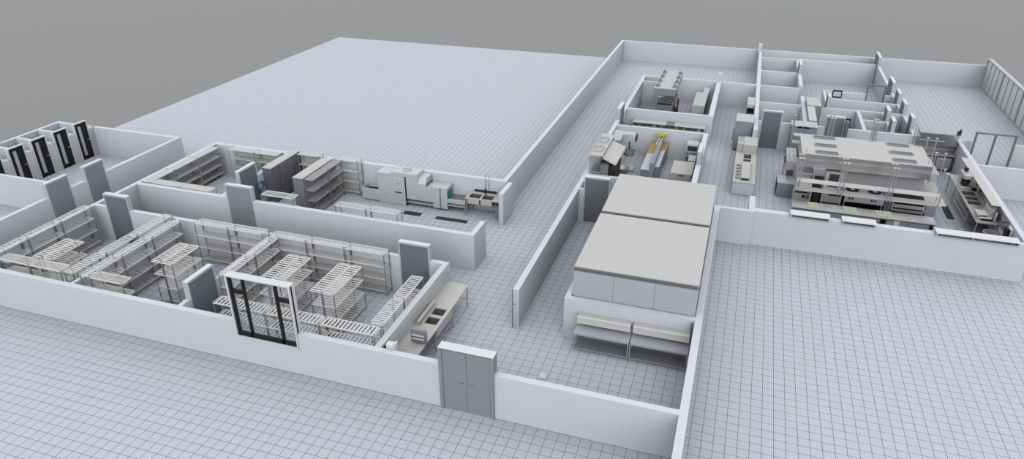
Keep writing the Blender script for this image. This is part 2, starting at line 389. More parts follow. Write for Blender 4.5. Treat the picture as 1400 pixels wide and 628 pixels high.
# ------------------------------------------------------------------ slatted shelf units
CACHE = {}
def unit_meshes(L, Dp, tiers, pitch, slat_w, solid=False, m='slat'):
    """local meshes of a unit: length along x from 0 to L, depth along y from 0 to Dp"""
    key = (round(L,3), round(Dp,3), tuple(tiers), pitch, slat_w, solid, m)
    if key in CACHE: return CACHE[key]
    sh = MB()
    if solid:
        sh.boxes((0,L,0,Dp,-.022,0))
    else:
        sh.boxes((0,L,0,.03,-.03,0),(0,L,Dp-.03,Dp,-.03,0),(0,.025,.03,Dp-.03,-.03,0),(L-.025,L,.03,Dp-.03,-.03,0))
        n = max(2, int(round((L-.06)/pitch))); st = (L-.06)/n
        for k in range(n):
            c = .03+(k+.5)*st
            sh.box(c-slat_w*st/2, c+slat_w*st/2, .03, Dp-.03, -.012, -.004)
    sme = sh.mesh('shelf', 'top' if solid else m)
    ps = [MB().tube([(x,y,0),(x,y,tiers[-1]+.035)], .016, 8).mesh('post', 'post' if not solid else 'rod') for x in (.02,L-.02) for y in (.02,Dp-.02)]
    CACHE[key] = (sme, ps); return CACHE[key]
def shelf_unit(label, group, x, y, L, Dp, rot, tiers=(.2,.7,1.2,1.7), pitch=.102, slat_w=.44, solid=False, name='shelving_unit', m='slat'):
    """rot 0: length along +x from (x,y); rot 1: length along +y, depth to -x from x"""
    sme, ps = unit_meshes(L, Dp, tiers, pitch, slat_w, solid, m)
    r = thing(name, label, 'shelf', (x,y,0), group); r.rotation_euler = (0,0,PI/2*rot)
    for z in tiers:
        o = bpy.data.objects.new('shelf', sme); C.objects.link(o); o.parent = r; o.location = (0,0,z)
    for p in ps:
        o = bpy.data.objects.new('post', p); C.objects.link(o); o.parent = r
    return r
g = .012
def run_y(xr, splits, labels, group, Dp=.43, **k):
    for (a, b), l in zip(zip(splits, splits[1:]), labels): shelf_unit(l, group, xr, a+g/2, b-a-g, Dp, 1, **k)
def run_x(yn, splits, labels, group, Dp=.43, **k):
    for (a, b), l in zip(zip(splits, splits[1:]), labels): shelf_unit(l, group, a+g/2, yn, b-a-g, Dp, 0, **k)
S3 = ('nearest the front wall', 'middle one', 'farthest from the front wall')
L3 = ('left end', 'middle', 'right end')
# left cold room
run_y(-23.44, (15.06,16.0,17.4,18.82), [f'slatted cream shelf unit on left cold room side wall, {s}' for s in S3], 'left cold room shelves')
run_x(14.57, (-23.16,-21.78,-20.4), ['slatted cream shelf unit behind front wall at far left corner', 'slatted cream shelf unit behind front wall, second from the far left corner'], 'left cold room shelves', pitch=.075)
run_y(-19.89, (14.6,16.0,17.4,19.18), [f'slatted cream shelf unit left of the first partition, {s}' for s in S3], 'left cold room shelves')
run_y(-21.76, (15.06,16.46), ['left half of the double slatted island in the left cold room'], 'left cold room shelves')
run_y(-21.32, (15.06,16.46), ['right half of the double slatted island in the left cold room'], 'left cold room shelves')
# middle cold room
run_y(-19.22, (14.6,16.0,17.4,18.84), [f'slatted cream shelf unit right of the first partition, {s}' for s in S3], 'middle cold room shelves')
run_x(14.57, (-19.2,-17.85), ['single slatted cream shelf unit behind front wall of the middle cold room'], 'middle cold room shelves', pitch=.078)
run_y(-17.66, (16.06,17.46), ['left half of the double slatted island in the middle cold room'], 'middle cold room shelves')
run_y(-17.22, (16.06,17.46), ['right half of the double slatted island in the middle cold room'], 'middle cold room shelves')
run_x(18.86, (-18.68,-17.17,-15.66), ['slatted shelf unit on back wall of the middle cold room, left one', 'slatted shelf unit on back wall of the middle cold room, right one'], 'middle cold room shelves', pitch=.08)
# right cold room
run_y(-14.95, (16.05,17.47,18.84), ['slatted shelf unit on right side of the second partition, nearer one', 'slatted shelf unit on right side of the second partition, farther one'], 'right cold room shelves')
run_x(18.87, (-15.38,-13.87,-12.33,-10.78), [f'slatted shelf unit on back wall of the right cold room, {s}' for s in L3], 'right cold room shelves', pitch=.08)
run_x(14.57, (-14.4,-12.54,-10.69,-8.87), [f'slatted shelf unit behind front wall at the black window, {s}' for s in L3], 'right cold room shelves', pitch=.125)
run_y(-8.87, (15.08,16.52,17.96), ['slatted shelf unit along right end wall of the cold rooms, nearer one', 'slatted shelf unit along right end wall of the cold rooms, farther one'], 'right cold room shelves', pitch=.105)
for x, nm in ((-13.49,'left'), (-13.04,'right')):
    run_y(x, (16.09,17.95), [f'{nm} half of the left double slatted island in the right cold room'], 'right cold room shelves', pitch=.128, slat_w=.46)
for x, nm in ((-11.53,'left'), (-11.09,'right')):
    run_y(x, (16.09,17.95), [f'{nm} half of the right double slatted island in the right cold room'], 'right cold room shelves', pitch=.128, slat_w=.46)
# walk-in store with solid shelves
T4 = (.2,.62,1.06,1.5)
run_y(-23.37, (21.78,23.24,24.75,26.26), [f'solid steel shelf unit along left wall of the walk-in store, {s}' for s in ('nearest','middle one','farthest')], 'walk-in store shelves', Dp=.46, tiers=T4, solid=True)
run_x(21.77, (-23.35,-21.85,-20.33), ['solid steel shelf unit behind front wall of the walk-in store, left one', 'solid steel shelf unit behind front wall of the walk-in store, right one'], 'walk-in store shelves', Dp=.44, tiers=T4, solid=True)
run_x(26.12, (-22.8,-21.33,-20.05), ['solid steel shelf unit on back wall of the walk-in store, left one', 'solid steel shelf unit on back wall of the walk-in store, right one'], 'walk-in store shelves', Dp=.46, tiers=T4, solid=True)
# dishwashing room: shelves
run_x(21.86, (-17.86,-16.36), ['short slatted shelf unit behind the dishwashing front wall, beside the store door'], 'dishwashing room slatted shelves')
run_x(21.86, (-14.48,-13.1,-11.74), ['slatted shelf unit behind the dishwashing front wall by the drains, left one', 'slatted shelf unit behind the dishwashing front wall by the drains, right one'], 'dishwashing room slatted shelves')
run_x(26.18, (-17.06,-15.86), ['slatted shelf unit on the back wall left of the dish machine'], 'dishwashing room slatted shelves')
run_x(26.18, (-18.98,-17.84), ['plain topped steel shelf unit on the back wall between tall cabinets'], 'dishwashing room steel shelves', Dp=.45, solid=True)
run_y(-16.62, (23.74,25.0,26.15), ['wire shelf rack beside the tall grey cabinet, nearer one', 'wire shelf rack beside the tall grey cabinet, farther one'], 'dishwashing room wire racks', Dp=.42, pitch=.05, slat_w=.62, m='wire')

# tall cabinets of the dishwashing room
def cabinet(name, label, x0, x1, y0, y1, h, split_axis, n, body='greysteel', top='top'):
    r = thing(name, label, 'cabinet', ((x0+x1)/2,(y0+y1)/2,0))
    obj('body', bx((x0,x1,y0,y1,.06,h-.03)), body, r)
    obj('plinth', bx((x0+.03,x1-.03,y0+.03,y1-.03,0,.06)), 'dark', r)
    obj('cabinet_top', bx((x0-.01,x1+.01,y0-.01,y1+.01,h-.03,h)), top, r)
    for k in range(n):
        if split_axis == 'y':
            st = (y1-y0)/n; d = obj('door', bx((x1,x1+.025,y0+k*st+.015,y0+(k+1)*st-.015,.1,h-.07)), body, r)
            obj('handle', MB().tube([(x1+.025,y0+k*st+.08,h*.5),(x1+.06,y0+k*st+.08,h*.5),(x1+.06,y0+k*st+.08,h*.68),(x1+.025,y0+k*st+.08,h*.68)], .01, 6), 'rod', d)
        else:
            st = (x1-x0)/n; d = obj('door', bx((x0+k*st+.015,x0+(k+1)*st-.015,y0-.025,y0,.1,h-.07)), body, r)
            obj('handle', MB().tube([(x0+k*st+.08,y0-.025,h*.5),(x0+k*st+.08,y0-.06,h*.5),(x0+k*st+.08,y0-.06,h*.68),(x0+k*st+.08,y0-.025,h*.68)], .01, 6), 'rod', d)
    return r
cabinet('locker_cabinet', 'long tall grey cabinet against the store partition', -19.55, -19.12, 24.32, 26.6, 1.7, 'y', 4, body='alu')
cabinet('tall_cabinet', 'long tall grey cabinet with pale top beside the wire racks', -17.64, -17.15, 23.78, 26.15, 1.7, 'y', 3)
# blue hose on the partition
pts = [(-19.5, 24.02+.22*math.cos(t*.55)*(1-.01*t), .98+.2*math.sin(t*.55)) for t in range(34)]
pts = [(p[0]+.02, p[1]-.05, p[2]) for p in pts]
r = single('coiled_hose', MB().tube(pts+[(-19.5,23.85,.62)], .03, 8), 'blue', 'bright blue coiled hose hung on the store partition', 'hose', smooth=True)

# ------------------------------------------------------------------ conveyor dish machine
r = thing('dish_machine', 'long conveyor dish machine with green end flap on the back wall', 'dishwasher', (-13.3, 26.25, 0))
fy = 25.92
obj('loading_tank', bx((-15.6,-14.75,fy,fy+.05,.08,.6),(-15.6,-15.55,fy+.05,26.6,.08,.6),(-15.55,-14.75,26.5,26.6,.08,.6),(-15.55,-14.75,fy+.05,26.5,.08,.42)), 'machine', r)
obj('tank_shade', bx((-15.5,-14.8,fy+.1,26.48,.42,.44)), 'dark', r)  # dark sheet standing in for the shade inside the open tank
obj('left_housing', bx((-14.75,-13.42,fy,26.6,.02,1.42)), 'machine', r)
obj('left_hood', bx((-14.75,-14.05,fy-.02,26.58,1.42,1.47)), 'machine', r)
hd = obj('main_hood', bx((-14.05,-12.8,fy-.02,26.6,1.42,1.58)), 'machine', r)
obj('vent_collar', MB().lathe((-13.45,26.3,1.58), [(.2,0),(.2,.035),(.16,.035),(.16,.012)], 20), 'steel', hd)
obj('main_housing', bx((-13.36,-12.8,fy,26.6,.36,1.42)), 'machine', r)
obj('corner_post', bx((-13.42,-13.36,fy-.02,26.6,.05,1.42)), 'dark', r)
obj('sloped_cover', MB().prism([(26.05,1.42),(26.6,1.42),(26.6,1.1),(fy,1.1),(fy,1.16)], 'x', -12.8, -12.42), 'machine', r)
obj('dark_divider', bx((-12.42,-12.34,fy-.01,26.55,1.1,1.16)), 'fascia', r)
obj('right_housing', bx((-12.8,-12.1,fy,26.6,.36,1.1),(-12.1,-11.42,fy,26.6,.3,1.1)), 'machine', r)
obj('housing_seam', bx((-11.78,-11.72,fy-.012,fy,.12,1.08)), 'greysteel', r)
obj('end_housing', bx((-12.1,-11.42,fy,26.6,.12,.3)), 'machine', r)
obj('under_shelf', bx((-13.4,-12.1,fy-.02,fy+.6,.19,.21)), 'machine', r)
for x in (-14.7,-13.6,-12.3,-11.5): obj('foot', MB().tube([(x,fy+.08,0),(x,fy+.08,.12)], .025), 'rod', r)
obj('end_flap', bx((-11.42,-11.385,fy+.03,26.42,.58,.96)), 'green', r, label='teal green rubber end flap')
obj('control_label', bx((-13.9,-13.58,fy-.006,fy,1.25,1.3)), 'white', r)
obj('start_knob', MB().tube([(-13.75,fy,1.04),(-13.75,fy-.03,1.04)], .025), 'dark', r)
obj('pull_handle', MB().tube([(-13.9,fy,.6),(-13.9,fy-.05,.64),(-13.62,fy-.05,.64),(-13.62,fy,.6)], .022), 'dark', r)
obj('outlet_table', bx((-11.42,-10.58,fy,26.55,.58,.62),(-11.42,-10.58,fy,fy+.04,.44,.58)), 'machine', r)
obj('outlet_tray', bx((-11.38,-10.62,fy+.06,26.5,.62,.625)), 'basin', r)
obj('outlet_shelf', bx((-11.45,-10.58,fy,26.5,.3,.33)), 'machine', r)
for x, y in ((-10.62,fy+.03),(-10.62,26.5)): obj('leg', MB().tube([(x,y,0),(x,y,.58)], .025), 'rod', r)
# pot sink with spray faucet
def sink_counter(name, label, x0, x1, y0, y1, h, basins, legs, apron=.25, m='top'):
    """counter slab with open basins; basins = [(x0,x1,y0,y1)]"""
    r = thing(name, label, 'sink', ((x0+x1)/2,(y0+y1)/2,0))
    xs = sorted({x0,x1,*[v for b in basins for v in b[:2]]}); ys = sorted({y0,y1,*[v for b in basins for v in b[2:]]})
    s = MB()
    for a, b in zip(xs, xs[1:]):
        for c, d in zip(ys, ys[1:]):
            cx, cy = (a+b)/2, (c+d)/2
            if not any(q[0] < cx < q[1] and q[2] < cy < q[3] for q in basins): s.box(a,b,c,d,h-.04,h)
    obj('counter_top', s, m, r)
    for b in basins:
        t = .02
        obj('basin', bx((b[0],b[1],b[2],b[3],h-apron-.02,h-apron),(b[0]-t,b[0],b[2],b[3],h-apron,h-.04),(b[1],b[1]+t,b[2],b[3],h-apron,h-.04),(b[0],b[1],b[2]-t,b[2],h-apron,h-.04),(b[0],b[1],b[3],b[3]+t,h-apron,h-.04)), 'basin', r)
    for x, y in legs: obj('leg', MB().tube([(x,y,0),(x,y,h-.04)], .022), 'rod', r)
    return r
r = sink_counter('pot_sink', 'two-bowl pot sink with tall spray faucet by the right wall', -10.53, -8.87, 25.78, 26.62, .88, [(-10.42,-9.9,25.86,26.35),(-9.82,-9.32,25.86,26.35)], [(-10.48,25.83),(-10.48,26.57),(-8.93,25.83)])
obj('apron', bx((-10.42,-9.9,25.79,25.83,.62,.84),(-9.82,-9.32,25.79,25.83,.62,.84)), 'top', r)
obj('wall_rail', bx((-10.35,-9.35,26.5,26.56,.9,.98)), 'dark', r)
f = obj('spray_faucet', MB().tube([(-9.76,26.3,.88),(-9.76,26.3,1.8),(-9.72,26.3,1.93),(-9.66,26.28,1.95),(-9.6,26.25,1.85),(-9.6,26.25,1.2)], .014, 8), 'rod', r, True)
obj('spray_handle', MB().tube([(-9.76,26.26,.95),(-9.76,26.26,1.2)], .04), 'dark', f)
single('waste_cabinet', bx((-9.2,-8.88,25.9,26.5,0,.6)).boxes((-9.16,-9.0,25.88,25.9,.1,.5)), 'bluegrey', 'small blue-grey box cabinet under the pot sink', 'cabinet')
def drain(label, x0, x1, y0, y1):
    r = thing('floor_drain', label, 'drain', ((x0+x1)/2,(y0+y1)/2,0), 'floor drains')
    obj('grate', bx((x0+.03,x1-.03,y0+.03,y1-.03,.001,.008)), 'drain', r)
    obj('rim', bx((x0,x1,y0,y0+.03,0,.012),(x0,x1,y1-.03,y1,0,.012),(x0,x0+.03,y0+.03,y1-.03,0,.012),(x1-.03,x1,y0+.03,y1-.03,0,.012)), 'dark', r)
drain('shorter brown grate drain in the dishwashing room floor', -13.24, -12.42, 25.12, 25.43)
drain('longer brown grate drain in the dishwashing room floor', -11.7, -10.24, 25.1, 25.37)
drain('brown grate drain in the kitchen floor by the right counter', 9.34, 9.63, 31.95, 33.4)

# ------------------------------------------------------------------ counter outside the cold rooms
r = sink_counter('sink_counter', 'long cream counter with two dark sinks outside the cold rooms', -8.58, -7.82, 14.75, 19.22, .86,
                 [(-8.34,-7.93,16.68,17.07),(-8.34,-7.93,17.2,17.6)], [(-7.87,19.18),(-7.87,17.85),(-7.9,17.66),(-7.87,16.46),(-8.52,19.18),(-7.87,14.85),(-8.52,14.85)], m='cream')
for q in ([(-7.88,16.46,.25),(-7.88,17.85,.25)], [(-7.87,19.18,.28),(-8.52,19.18,.28)]): obj('stretcher', MB().tube(q, .015), 'rod', r)
obj('side_frame', bx((-7.86,-7.83,16.5,17.8,.52,.8)), 'steel', r)
obj('back_panel', bx((-8.595,-8.58,14.75,19.22,.86,1.3)), 'machine', r)
r = thing('drying_rail', 'cream two-bar drying rail standing behind the dark sinks', 'rail', (-8.45, 17.1, .86))
obj('upper_bar', bx((-8.46,-8.38,16.48,17.74,.99,1.05)), 'cream', r)
obj('lower_bar', bx((-8.42,-8.36,16.6,17.76,.862,.9)), 'cream', r)
obj('upright', bx((-8.45,-8.42,16.48,16.54,.862,.99),(-8.45,-8.42,17.68,17.74,.862,.99)), 'cream', r)
r = thing('display_monitor', 'grey framed display with white striped screen on the sink counter', 'monitor', (-8.03, 15.65, .86))
obj('housing', bx((-8.27,-7.77,15.62,15.7,.9,1.37)), 'midgrey', r)
obj('screen', bx((-8.24,-7.82,15.612,15.62,.97,1.23)), 'alu', r)
obj('screen_stripe', bx((-8.23,-7.83,15.605,15.612,1.14,1.21),(-8.23,-7.83,15.605,15.612,1.01,1.08)), 'screen', r)
obj('stand', bx((-8.1,-7.95,15.62,15.75,.861,.9)), 'greysteel', r)
r = thing('paper_dispenser', 'small white dispenser in the corner behind the front wall', 'dispenser', (-8.35, 14.6, 1.1))
obj('case', MB().bevbox(-8.45,-8.22,14.42,14.6,1.1,1.62,.02), 'white', r)
obj('dark_block', bx((-8.52,-8.455,14.42,14.55,1.2,1.5)), 'dark', r)  # dark block filling the gap between wall and case
obj('side_plate', bx((-8.215,-8.17,14.41,14.62,1.1,1.64)), 'white', r)

# ------------------------------------------------------------------ the two large coolers
def cooler(label, x0, x1, y0, y1, h, nseam):
    r = thing('walk_in_cooler', label, 'cooler', ((x0+x1)/2,(y0+y1)/2,0))
    b = obj('body', bx((x0,x1,y0,y1,0,h-.12)), 'panel', r)
    s = MB()
    for k in range(1, nseam): s.box(x0+(x1-x0)*k/nseam-.006, x0+(x1-x0)*k/nseam+.006, y0-.004, y0, .02, h-.12)
    obj('panel_seam', s, 'greysteel', b)
    obj('fascia', bx((x0+.01,x1-.01,y0-.02,y1,h-.12,h-.025)), 'fascia', r)
    obj('roof', bx((x0,x1,y0+.05,y1,h-.025,h)), 'roof', r)
cooler('near large walk-in cooler with pale flat roof', -4.09, -.29, 18.78, 22.8, 2.5, 3)
cooler('far large walk-in cooler with pale flat roof', -4.09, -.29, 22.98, 26.6, 2.5, 3)
for i, (x0, x1) in enumerate(((-3.82,-2.09),(-2.06,-.31))):
    nm = ('left','right')[i]
    r = thing('work_table', f'{nm} open steel work table under the cooler bay wall', 'table', ((x0+x1)/2,18.18,0), 'work tables at the cooler bay')
    obj('table_top', bx((x0,x1,17.87,18.47,.64,.68),(x0,x1,17.87,17.9,.61,.64)), 'panel', r)
    obj('back_panel', bx((x0+.03,x1-.03,18.4,18.43,.1,.64)), 'greysteel', r)
    obj('under_shelf', bx((x0+.04,x1-.04,17.92,18.4,.1,.13)), 'greysteel', r)
    obj('front_rail', bx((x0+.04,x1-.04,17.88,17.92,.07,.12)), 'rod', r)
    for x in (x0, x1-.04):
        for y in (17.88, 18.42): obj('leg', bx((x,x+.04,y,y+.04,0,.64)), 'rod', r)
    q = thing('wall_shelf', f'{nm} cream wall shelf above the steel work tables', 'shelf', ((x0+x1)/2,18.35,.9), 'wall shelves at the cooler bay')
    obj('shelf_board', bx((x0+.03,x1-.03,18.22,18.49,1.04,1.07)), 'cream', q)
    obj('front_lip', bx((x0+.03,x1-.03,18.16,18.22,1.05,1.11)), 'white', q)
    obj('front_panel', bx((x0+.03,x1-.03,18.19,18.22,.84,1.04)), 'slat', q)
    for x in (x0+.2, x1-.2): obj('bracket', MB().prism([(18.49,.8),(18.49,1.04),(18.25,1.04)], 'x', x-.012, x+.012), 'rod', q)
single('corner_duct', bx((-.36,-.29,18.33,18.45,.69,1.42)), 'alu', 'narrow grey vertical duct at right end of the work tables', 'duct')

r = thing('floor_pad', 'small white square pad on floor behind the front wall', 'pad', (-4.36, 16.35, 0))
obj('pad', MB().bevbox(-4.48,-4.24,16.2,16.5,0,.03,.01), 'white', r)
obj('pad_grip', bx((-4.44,-4.28,16.24,16.26,.03,.034),(-4.44,-4.28,16.44,16.46,.03,.034)), 'frame', r)
# ------------------------------------------------------------------ prep room behind the coolers
r = thing('exhaust_hood', 'boxy pale exhaust hood with two roof openings in the prep room', 'hood', (-5.5, 30.2, 0))
obj('tall_cabinet', bx((-5.79,-5.3,28.72,31.5,1.1,2.3)), 'shiny', r)
tp = obj('roof_plate', bx((-5.79,-5.22,28.7,31.55,2.3,2.36)), 'top', r)
for y in (29.1, 30.25):
    obj('fan_opening', bx((-5.74,-5.36,y,y+.05,2.36,2.44),(-5.74,-5.36,y+.62,y+.67,2.36,2.44),(-5.74,-5.7,y+.05,y+.62,2.36,2.44),(-5.4,-5.36,y+.05,y+.62,2.36,2.44),(-5.7,-5.4,y+.05,y+.62,2.361,2.38)), 'steel', tp)
obj('gap_shade', bx((-5.3,-5.24,28.75,31.5,2.1,2.28)), 'fascia', r)  # dark filler, painted shade of the step behind the sloped front
obj('sloped_front', MB().prism([(-5.24,2.2),(-5.24,2.16),(-4.68,1.9),(-4.62,1.95)], 'y', 28.85, 31.2), 'top', r)
obj('hood_lip', bx((-4.72,-4.6,30.0,31.15,1.84,1.88)), 'top', r)
obj('lower_body', bx((-5.79,-4.95,28.72,31.4,.1,1.1),(-5.3,-4.95,28.75,31.3,1.1,1.9)), 'greysteel', r)
obj('dark_side', bx((-4.95,-4.8,28.8,31.2,.1,1.85)), 'dark', r)
obj('control_handle', MB().tube([(-4.8,29.0,1.4),(-4.7,28.98,1.45),(-4.7,29.3,1.45),(-4.8,29.3,1.4)], .03), 'black', r)
for y in (28.9,31.1): obj('leg', bx((-5.7,-5.6,y,y+.06,0,.1),(-4.95,-4.85,y,y+.06,0,.1)), 'rod', r)
# floor mixer
r = thing('floor_mixer', 'grey floor mixer with wedge head and bowl beside the hood', 'mixer', (-5.2, 33.0, 0))
obj('column', bx((-5.45,-5.02,31.9,32.9,.12,1.95)), 'steel', r)
obj('mixer_head', MB().prism([(-5.5,1.6),(-4.52,1.55),(-4.45,1.78),(-4.6,1.9),(-5.5,1.92)], 'y', 33.0, 33.5), 'top', r)
obj('head_cap', bx((-4.45,-4.4,33.02,33.48,1.56,1.84)), 'dark', r)
obj('back_column', bx((-5.5,-5.1,33.0,33.5,.1,1.6)), 'steel', r)
obj('bowl', MB().lathe((-4.75,33.25,.72), [(.14,0),(.26,.08),(.3,.3),(.32,.44),(.34,.44),(.3,.42),(.2,.1)], 24), 'steel', r, True)
obj('bowl_arm', bx((-5.1,-4.7,32.9,32.95,1.0,1.06),(-5.1,-4.7,33.55,33.6,1.0,1.06)), 'rod', r)
obj('agitator', MB().tube([(-4.75,33.25,1.56),(-4.75,33.25,.95)], .03).tube([(-4.9,33.25,1.1),(-4.75,33.25,.85),(-4.6,33.25,1.1)], .02), 'dark', r)
obj('base', bx((-5.5,-4.4,32.9,33.6,0,.12)), 'steel', r)
r = thing('bowl_dolly', 'small round mixing bowl on a low dolly by the mixer', 'bowl', (-4.8, 31.9, 0))
obj('bowl', MB().lathe((-4.8,32.1,.18), [(.12,0),(.24,.1),(.28,.36),(.3,.36),(.26,.34),(.14,.04)], 20), 'steel', r, True)
obj('dolly', MB().lathe((-4.8,32.1,.06), [(.26,0),(.26,.05),(.22,.05)], 16), 'dark', r)
for a in range(4): obj('caster', MB().tube([(-4.8+.2*math.cos(a*PI/2)-.02,32.1+.2*math.sin(a*PI/2),.03),(-4.8+.2*math.cos(a*PI/2)+.02,32.1+.2*math.sin(a*PI/2),.03)], .03), 'dark', r)
# central bakers station
r = thing('bakers_station', 'central grey divider station with wooden boards on both sides', 'counter', (-3.42, 33.5, 0))
obj('divider_panel', bx((-3.46,-3.27,31.4,35.2,0,1.2)), 'midgrey', r)
a = obj('left_cabinet', bx((-3.86,-3.46,31.4,33.5,.05,.83)), 'greysteel', r); obj('left_top', bx((-3.87,-3.46,31.38,33.52,.83,.87)), 'pale', a)
a = obj('left_board_base', bx((-3.86,-3.46,33.54,35.42,.05,.83)), 'greysteel', r); obj('wooden_top', bx((-3.88,-3.46,33.54,35.45,.83,.88)), 'wood', a)
a = obj('right_cabinet', bx((-3.27,-3.08,31.9,34.1,.05,.83)), 'greysteel', r); obj('right_top', bx((-3.27,-3.07,31.88,34.12,.83,.87)), 'pale', a)
a = obj('right_board_base', bx((-3.27,-3.05,34.15,35.42,.05,.83)), 'greysteel', r); obj('wooden_top', bx((-3.27,-3.03,34.15,35.45,.83,.88)), 'wood', a)
for x in (-3.44,-3.3): obj('bracket_rod', MB().tube([(x,35.1,1.2),(x-.05,34.4,1.3),(x-.08,33.9,1.22)], .018), 'white', r)
r = thing('lime_rack', 'lime yellow toothed rack at far end of the grey divider', 'rack', (-3.4, 35.35, 1.0))
s = bx((-3.66,-3.16,35.25,35.32,1.24,1.36))
for k in range(5): s.box(-3.64+k*.1, -3.58+k*.1, 35.0, 35.25, 1.26, 1.33)
obj('toothed_bar', s, 'lime', r)
obj('mount', bx((-3.44,-3.36,35.32,35.49,1.2,1.34)), 'rod', r)
r = thing('chest_freezer', 'low white chest freezer against right wall of the prep room', 'freezer', (-2.0, 32.1, 0))
obj('body', bx((-2.46,-1.52,31.3,32.88,.04,.84)), 'steel', r); obj('lid', bx((-2.48,-1.5,31.28,32.9,.84,.9)), 'roof', r)
obj('lid_handle', bx((-2.1,-1.85,31.25,31.28,.8,.84)), 'dark', r)
r = thing('small_undercounter_box', 'small white box with black side behind the chest freezer', 'appliance', (-1.7, 33.5, 0))
obj('body', bx((-1.85,-1.52,33.1,33.85,.02,.86)), 'steel', r); obj('lid', bx((-1.86,-1.51,33.09,33.86,.86,.9)), 'roof', r); obj('black_side', bx((-2.0,-1.86,33.15,33.8,.02,.8)), 'black', r)
r = thing('wall_oven', 'small steel oven with dark glass on back of the prep room', 'oven', (-1.8, 34.6, 0))
obj('body', bx((-2.05,-1.5,34.2,34.8,.9,1.3)), 'top', r); obj('glass_door', bx((-2.0,-1.55,34.185,34.2,.98,1.22)), 'darkglass', r)
s = MB()
for x in (-2.03,-1.56):
    for y in (34.22,34.74): s.box(x,x+.04,y,y+.04,0,.9)
obj('stand', s.boxes((-2.03,-1.52,34.22,34.78,.5,.53)), 'rod', r)
# narrow bar room
r = thing('bar_counter', 'long low back-bar cabinet with pale top and open shelves', 'counter', (-3.35, 38.1, 0))
obj('top_left', bx((-5.32,-3.5,37.7,38.45,.97,1.0)), 'roof', r); obj('top_right', bx((-3.05,-1.42,37.7,38.45,.97,1.0)), 'roof', r)
obj('glass_lid', bx((-3.5,-3.05,37.75,38.45,.965,.985)), 'greysteel', r)
obj('carcass', bx((-5.3,-1.44,38.4,38.45,.05,.97),(-5.3,-5.26,37.74,38.4,.05,.97),(-1.48,-1.44,37.74,38.4,.05,.97),(-5.26,-1.48,37.74,38.4,.05,.1)), 'steel', r)
obj('front_rail', bx((-5.3,-1.44,37.7,37.74,.66,.8)), 'roof', r)
obj('inner_shelf', bx((-5.26,-1.48,37.8,38.4,.55,.58)), 'greysteel', r)
for x0, x1 in ((-5.26,-4.1),(-4.02,-2.85),(-2.77,-1.48)): obj('dark_bay', bx((x0,x1,38.3,38.39,.6,.96)), 'steel', r)
for k in range(9):
    x = -4.95+k*.4
    single('stored_tub', MB().lathe((x,38.05,.581), [(.09,0),(.11,.22),(.09,.26)], 12), 'lime' if k == 5 else ('steel','greysteel','white')[k%3], f'small {"lime green" if k==5 else ("steel","dark grey","white")[k%3]} tub on the back-bar shelf, {["first","second","third","fourth","fifth","sixth","seventh","eighth","ninth"][k]} from the left', 'tub', 'tubs on the back-bar shelf', smooth=True)
# far cooking room
r = thing('exhaust_hood', 'pale flat hood with eight roof vents in the far cooking room', 'hood', (-4.0, 42.5, 1.8))
obj('hood_body', bx((-4.62,-3.42,40.5,44.55,1.82,2.18)), 'greysteel', r)
rp = obj('roof_plate', bx((-4.64,-3.4,40.48,44.57,2.18,2.21)), 'roof', r)
for x in (-4.58,-3.62):
    for k in range(4):
        y = 40.75+k*1.0
        obj('roof_vent', bx((x,x+.2,y,y+.06,2.21,2.3),(x,x+.2,y+.4,y+.46,2.21,2.3),(x,x+.04,y+.06,y+.4,2.21,2.3),(x+.16,x+.2,y+.06,y+.4,2.21,2.3)), 'greysteel', rp)
for x in (-4.5,-3.6):
    for y in (40.8,44.2): obj('hanger_rod', MB().tube([(x,y,2.21),(x,y,2.5)], .012), 'rod', rp)
r = thing('cooking_range', 'steel range with dark griddle under the far hood', 'range', (-4.0, 42.6, 0))
obj('body', bx((-4.6,-3.62,41.7,44.3,.1,.86)), 'greysteel', r)
obj('griddle', bx((-4.55,-3.7,41.75,42.9,.86,.9)), 'dark', r)
obj('flue_riser', bx((-4.6,-3.62,44.1,44.3,.86,1.3)), 'shiny', r)
obj('steel_rail', MB().tube([(-4.6,43.1,.95),(-3.62,43.1,.95)], .05).tube([(-3.95,43.4,1.05),(-3.5,43.4,1.05)], .06), 'shiny', r)
obj('griddle_bar', bx((-4.5,-3.72,42.0,42.05,.9,.94),(-4.5,-3.72,42.3,42.35,.9,.94),(-4.5,-3.72,42.6,42.65,.9,.94)), 'greysteel', r)
for x in (-4.55,-3.7):
    for y in (41.8,44.2): obj('leg', MB().tube([(x,y,0),(x,y,.1)], .03), 'rod', r)
r = thing('copper_kettle', 'copper coloured kettle on a black stand right of the far range', 'kettle', (-3.45, 41.9, 0))
obj('kettle', MB().lathe((-3.42,41.8,.7), [(.05,0),(.1,.06),(.11,.2),(.07,.3),(.03,.34)], 16), 'copper', r, True)
obj('stand', bx((-3.55,-3.3,41.65,41.95,0,.7),(-3.4,-3.32,42.3,42.6,0,1.1)), 'dark', r)
r = thing('ice_machine', 'plain pale box with a stepped top at right of the far cooking room', 'appliance', (-2.05, 42.6, 0))
obj('body', bx((-2.42,-1.75,41.15,43.9,.04,1.17)), 'panel', r); obj('top', bx((-2.43,-1.74,41.14,43.92,1.17,1.2)), 'roof', r); obj('back_riser', bx((-2.05,-1.7,43.92,45.1,.04,1.2)), 'roof', r)

